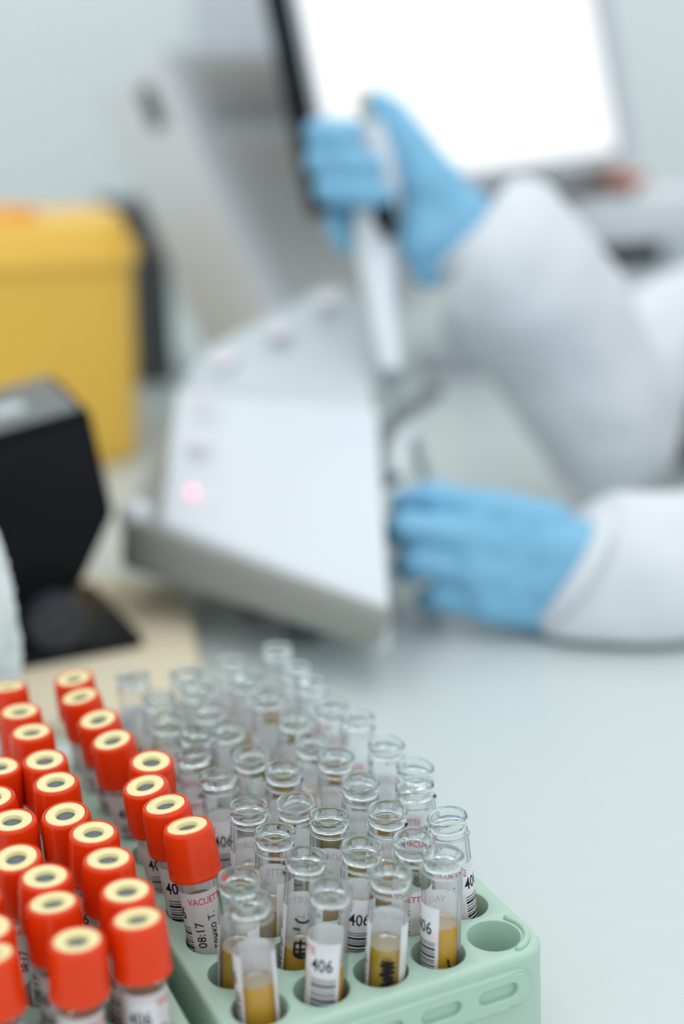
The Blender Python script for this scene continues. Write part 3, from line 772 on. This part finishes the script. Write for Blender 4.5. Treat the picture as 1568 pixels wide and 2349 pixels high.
# ------------------------------------------------------------------ white printer behind the sleeve, and the box on it
c = P(1405, 700, 1.75); ang = math.radians(12)
pt_ = thing('printer', (c.x, c.y, 0), 'pale printer with a dark paper slot, below the right end of the monitor', 'printer', rot=(0, 0, ang))
ztop = P(1400, 440, 1.75).z; zs1 = P(1420, 556, 1.72).z; zs0 = P(1420, 612, 1.72).z
bm = bmesh.new(); add_box(bm, (-0.105, -0.04, 0), (0.125, 0.16, zs0)); bevel_all(bm, 0.004, 2); autosmooth(obj('printer_base', bm, M['offwhite'], pt_))
bm = bmesh.new(); add_box(bm, (-0.100, -0.030, zs0), (0.048, 0.15, zs1)); obj('paper_slot', bm, M['black'], pt_)
bm = bmesh.new(); add_box(bm, (0.048, -0.04, zs0), (0.125, 0.15, zs1)); obj('slot_cheek', bm, M['offwhite'], pt_)
bm = bmesh.new(); add_box(bm, (-0.105, -0.04, zs1), (0.125, 0.16, ztop)); bevel_all(bm, 0.006, 3); autosmooth(obj('printer_cover', bm, M['white'], pt_))
cx_ = Matrix.Rotation(ang, 4, 'Z') @ Vector((-0.035, 0.05, 0))
tr_ = thing('tray', (c.x + cx_.x, c.y + cx_.y, ztop), 'dark shallow tray lying on the pale printer', 'tray', rot=(0, 0, ang))
bm = bmesh.new(); add_box(bm, (-0.06, -0.07, 0), (0.055, 0.09, 0.012)); bevel_all(bm, 0.003, 2); autosmooth(obj('tray_body', bm, M['darkgrey'], tr_))
cx2 = Matrix.Rotation(ang, 4, 'Z') @ Vector((0.0, 0.03, 0))
bm = bmesh.new(); add_box(bm, (-0.018, -0.06, 0), (0.026, 0.03, 0.012)); bevel_all(bm, 0.002, 2)
o = autosmooth(obj('rust_box', bm, M['rust'], loc=(c.x + cx2.x, c.y + cx2.y, ztop + 0.012))); o.rotation_euler = (0, 0, ang); tag(o, 'small rust-orange box on the dark tray under the monitor edge', 'box')

# dark case behind the far elbow
c = P(1612, 1080, 1.25)
dc = thing('equipment_case', (c.x, c.y, 0), 'low dark grey equipment case behind the raised sleeve, at the bench edge', 'case', rot=(0, 0, -0.05))
bm = bmesh.new(); add_box(bm, (-0.056, -0.045, 0.004), (0.056, 0.05, 0.068)); bevel_all(bm, 0.006, 2); autosmooth(obj('case_shell', bm, M['midgrey'], dc))
bm = bmesh.new(); add_box(bm, (-0.058, -0.047, 0), (0.058, 0.052, 0.022)); bevel_all(bm, 0.004, 2); autosmooth(obj('rubber_foot_band', bm, M['darkgrey'], dc))

# ------------------------------------------------------------------ pipette
pa, pb = P(846, 232, 1.0), P(905, 945, .91)
def pz(s, off=(0, 0)): return pa.lerp(pb, s) 
pip_o = pb
pip = thing('pipette', pip_o, 'white handheld pipette gripped upright by the raised blue glove', 'pipette')
ax_path = [P(838, 218, 1.0), P(862, 290, 1.0), P(880, 380, 1.0), P(866, 500, 1.0), P(862, 580, 1.0), P(875, 680, 1.0), P(890, 790, 1.0), P(899, 860, 1.0)]
bm = bmesh.new(); sp = spline(ax_path[1:5], 16); rr = spline([(0.0145,), (0.017,), (0.0165,), (0.0150,)], 16)
loft(bm, [Vector(p) - pip_o for p in sp], [r[0] for r in rr], 24); obj('handle', bm, M['white'], pip, smooth=True)
bm = bmesh.new(); sp = spline([ax_path[4], P(868, 640, .985), P(877, 720, .965), P(890, 800, .945), P(899, 858, .93)], 16); rr = spline([(0.0150,), (0.0125,), (0.0100,), (0.0085,), (0.0062,)], 16)
loft(bm, [Vector(p) - pip_o for p in sp], [r[0] for r in rr], 24); obj('shaft', bm, M['white'], pip, smooth=True)
bm = bmesh.new(); loft(bm, [P(838, 214, 1.0) - pip_o, P(843, 232, 1.0) - pip_o, P(858, 285, 1.0) - pip_o], [0.0085, 0.009, 0.006], 18); obj('plunger_button', bm, M['beige'], pip, smooth=True)
bm = bmesh.new(); loft(bm, [P(899, 850, .932) - pip_o, P(903, 900, .92) - pip_o, P(908, 955, .908) - pip_o], [0.0058, 0.0042, 0.0012], 16); obj('pipette_tip', bm, M['tip'], pip, smooth=True)
bm = bmesh.new(); loft(bm, [P(876, 448, 0.984) - pip_o, P(882, 500, 0.984) - pip_o, P(892, 548, 0.986) - pip_o], [(0.010, 0.0075), (0.011, 0.008), (0.006, 0.004)], 16); obj('finger_rest', bm, M['black'], pip, smooth=True)

# ------------------------------------------------------------------ the person: body, gown, gloves
per = thing('person', (0.62, 1.05, -0.75), 'person in a white gown and blue gloves reaching in to hold a pipette', 'person')
LW, LE, LS = P(1345, 1300, .845), P(2000, 1330, .90) + Vector((0, 0, 0.055)), Vector((0.60, 0.86, 0.27))          # nearer arm: wrist, elbow, shoulder
RW, RE, RS = P(1120, 560, 1.0), P(1405, 1010, 1.06), Vector((0.575, 1.24, 0.25))          # farther arm
bm = bmesh.new()
pel, che, nek, hed = Vector((0.72, 1.05, -0.28)), Vector((0.66, 1.05, 0.10)), Vector((0.615, 1.05, 0.34)), Vector((0.59, 1.05, 0.475))
chain(bm, [pel, che], [0.135, 0.14]); chain(bm, [che, Vector((0.63, 1.05, 0.22))], [0.14, 0.10]); capsule(bm, LS, RS, 0.065, 0.065)
chain(bm, [che, LS], [0.10, 0.06]); chain(bm, [che, RS], [0.10, 0.06])
chain(bm, [Vector((0.63, 1.05, 0.24)), nek, hed - Vector((0, 0, 0.04))], [0.062, 0.055, 0.055])
for s, r in ((Vector((0.605, 1.05, 0.50)), 0.088), (Vector((0.57, 1.05, 0.455)), 0.068), (Vector((0.545, 1.05, 0.425)), 0.042), (Vector((0.615, 1.05, 0.53)), 0.082)): capsule(bm, s, s + Vector((0.001, 0, 0)), r, r)
chain(bm, [Vector((0.522, 1.05, 0.485)), Vector((0.500, 1.05, 0.458))], [0.010, 0.014])                # nose
chain(bm, [Vector((0.515, 1.032, 0.428)), Vector((0.515, 1.068, 0.428))], [0.008, 0.008])              # lips
for sgn in (-1, 1): chain(bm, [Vector((0.60, 1.05 + sgn * 0.086, 0.455)), Vector((0.608, 1.05 + sgn * 0.094, 0.50))], [0.010, 0.016])   # ears
chain(bm, [LS, LE, P(1700, 1270, .87), P(1480, 1325, .85), LW], [0.050, 0.038, 0.030, 0.026, 0.024]); chain(bm, [RS, P(1720, 690, 1.20), P(1500, 800, 1.10), RE, RW], [0.050, 0.040, 0.034, 0.034, 0.028])
for sgn in (-1, 1):
    y = 1.05 + sgn * 0.10
    chain(bm, [Vector((0.72, y, -0.29)), Vector((0.50, y, -0.24)), Vector((0.52, y, -0.66))], [0.085, 0.060, 0.042]); chain(bm, [Vector((0.53, y, -0.70)), Vector((0.42, y, -0.725))], [0.038, 0.026])
body = fused('body', bm, 0.007, M['skin'], None, 6); rel(body, per)
bm = bmesh.new()
for sgn in (-1, 1):
    m = Matrix.Translation((0.530, 1.05 + sgn * 0.031, 0.497)); bmesh.ops.create_uvsphere(bm, u_segments=16, v_segments=10, radius=0.0125, matrix=m)
rel(obj('eyes', bm, M['eye'], smooth=True), per)
bm = bmesh.new()
for s, r in ((Vector((0.625, 1.05, 0.525)), 0.095), (Vector((0.605, 1.05, 0.548)), 0.083), (Vector((0.655, 1.05, 0.46)), 0.065)): capsule(bm, s, s + Vector((0.001, 0, 0)), r, r)
rel(fused('hair', bm, 0.007, M['hair'], None, 4), per)

# gown: torso and two loose sleeves in one cloth
bm = bmesh.new()
loft(bm, spline([(0.73, 1.05, -0.62), (0.73, 1.05, -0.30), (0.67, 1.05, 0.08), (0.635, 1.05, 0.23), (0.62, 1.05, 0.30)], 20), [tuple(x) for x in spline([(0.20, 0.24), (0.165, 0.20), (0.155, 0.215), (0.11, 0.20), (0.07, 0.085)], 20)], 36, True, 0.012, 4)
sl = spline([P(1092, 566, 1.0), P(1140, 596, 1.0), P(1222, 690, 1.015), P(1300, 800, 1.035), P(1385, 960, 1.05), RE, P(1500, 800, 1.10), P(1720, 690, 1.20), RS, Vector((0.62, 1.10, 0.20))], 48)
loft(bm, sl, [x[0] for x in spline([(0.049,), (0.061,), (0.060,), (0.056,), (0.050,), (0.047,), (0.045,), (0.055,), (0.080,), (0.09,)], 48)], 32, True, 0.006, 1)
sl = spline([P(1296, 1300, .842), P(1345, 1322, .845), P(1480, 1345, .85), P(1700, 1290, .87), LE, LE.lerp(LS, 0.5), LS, Vector((0.63, 0.98, 0.20))], 48)
loft(bm, sl, [tuple(x) for x in spline([(0.044, 0.040), (0.052, 0.045), (0.056, 0.05), (0.056, 0.055), (0.056, 0.056), (0.066, 0.066), (0.080, 0.080), (0.09, 0.09)], 48)], 32, True, 0.006, 9)
for v in bm.verts:
    if v.co.x < 0.42 and v.co.z < 0.004: v.co.z = 0.004
gown = fused('gown', bm, 0.0055, M['gown'], None, 3, 0.4)
for v in gown.data.vertices:
    if v.co.x < 0.42 and v.co.z < 0.003: v.co.z = 0.003
rel(gown, per)
# knitted cuffs
for a, b, r in ((P(1290, 1290, .842), P(1316, 1306, .843), 0.041), (P(1078, 548, 1.0), P(1098, 570, 1.0), 0.036)):
    bm = bmesh.new(); loft(bm, [a, a.lerp(b, 0.5), b], [r, r * 1.04, r * 1.06], 28, True, 0.002, 3); rel(obj('cuff', bm, M['gown'], smooth=True), per)

# nearer hand, resting on its edge with curled fingers
D = 0.048
def hp(x, y, d): return P(x, y, d + D)
bm = bmesh.new()
w1, w2, w3 = hp(1262, 1208, .79), hp(1256, 1395, .79), hp(1330, 1290, .79)
idx = [hp(1112, 1168, .785), hp(990, 1138, .80), hp(925, 1158, .822), hp(940, 1180, .842)]
mdl = [hp(1085, 1236, .78), hp(940, 1208, .788), hp(902, 1222, .815), hp(925, 1236, .838)]
rng = [hp(1090, 1312, .78), hp(958, 1290, .788), hp(926, 1302, .812), hp(948, 1312, .832)]
pky = [hp(1118, 1382, .785), hp(1012, 1368, .79), hp(980, 1376, .808), hp(996, 1384, .824)]
for fng, r in ((idx, 0.0098), (mdl, 0.0100), (rng, 0.0096), (pky, 0.0088)): chain(bm, fng, [r * 1.15, r, r * 0.92, r * 0.82])
for a, b in ((w1, idx[0]), (w1.lerp(w2, .33), mdl[0]), (w1.lerp(w2, .66), rng[0]), (w2, pky[0])): chain(bm, [a, b], [0.0150, 0.0128])
chain(bm, [w1, w2], [0.0155, 0.0155]); chain(bm, [w1.lerp(w2, .3), w3], [0.022, 0.026]); chain(bm, [w1.lerp(w2, .7), w3], [0.022, 0.026]); chain(bm, [idx[0], mdl[0], rng[0], pky[0]], [0.0122] * 4)
chain(bm, [w1.lerp(mdl[0], .5), w1.lerp(rng[0], .5), w2.lerp(rng[0], .5)], [0.0145] * 3)
chain(bm, [hp(1235, 1225, .805), hp(1120, 1185, .828), hp(1030, 1165, .842), hp(985, 1160, .846)], [0.016, 0.0125, 0.0108, 0.009])
rel(fused('left_glove', bm, 0.0017, M['glove'], None, 5), per)
# farther hand, fingers wrapped round the pipette and thumb on its plunger
bm = bmesh.new()
wr = P(1075, 545, 1.0)
ys = [(298, 0.0100), (362, 0.0106), (428, 0.0104), (486, 0.0088)]
mcp = [P(905, 318, 1.032), P(912, 380, 1.034), P(922, 440, 1.033), P(940, 500, 1.028)]
for k, (y, r) in enumerate(ys):
    if k == 3:
        chain(bm, [mcp[k], P(800, 478, 1.030), P(772, 512, 1.020), P(784, 545, 1.012), P(792, 566, 1.012)], [r * 1.2, r * 1.05, r, r * 0.9, r * 0.7]); continue
    dx = (0, 4, 24)[k]; tx = (800, 852, 872)[k]
    chain(bm, [mcp[k], P(740 + dx, y + 2, 1.026), P(728 + dx, y + 6, 0.985), P(tx - 34, y + 14, 0.974), P(tx, y + 20, 0.976)], [r * 1.2, r * 1.05, r, r * 0.95, r * 0.85])
for a in mcp: chain(bm, [a, P(1045, 520, 1.01)], [0.0135, 0.022])
chain(bm, [P(1000, 430, 1.0), P(990, 560, 0.995), P(1055, 510, 1.0), wr], [0.021, 0.021, 0.026, 0.028])
chain(bm, [P(1040, 500, 1.0), P(985, 420, 0.992), P(940, 330, 0.990), P(895, 262, 0.994), P(862, 236, 0.998)], [0.024, 0.0205, 0.0145, 0.0118, 0.0098])
chain(bm, [P(1000, 560, 0.995), P(985, 618, 0.997)], [0.022, 0.0135]); chain(bm, [mcp[3], P(985, 560, 0.998)], [0.012, 0.018]); chain(bm, [P(985, 420, 0.995), P(972, 560, 0.996)], [0.017, 0.018])
rel(fused('right_glove', bm, 0.0017, M['glove'], None, 5), per)
bpy.context.view_layer.update()
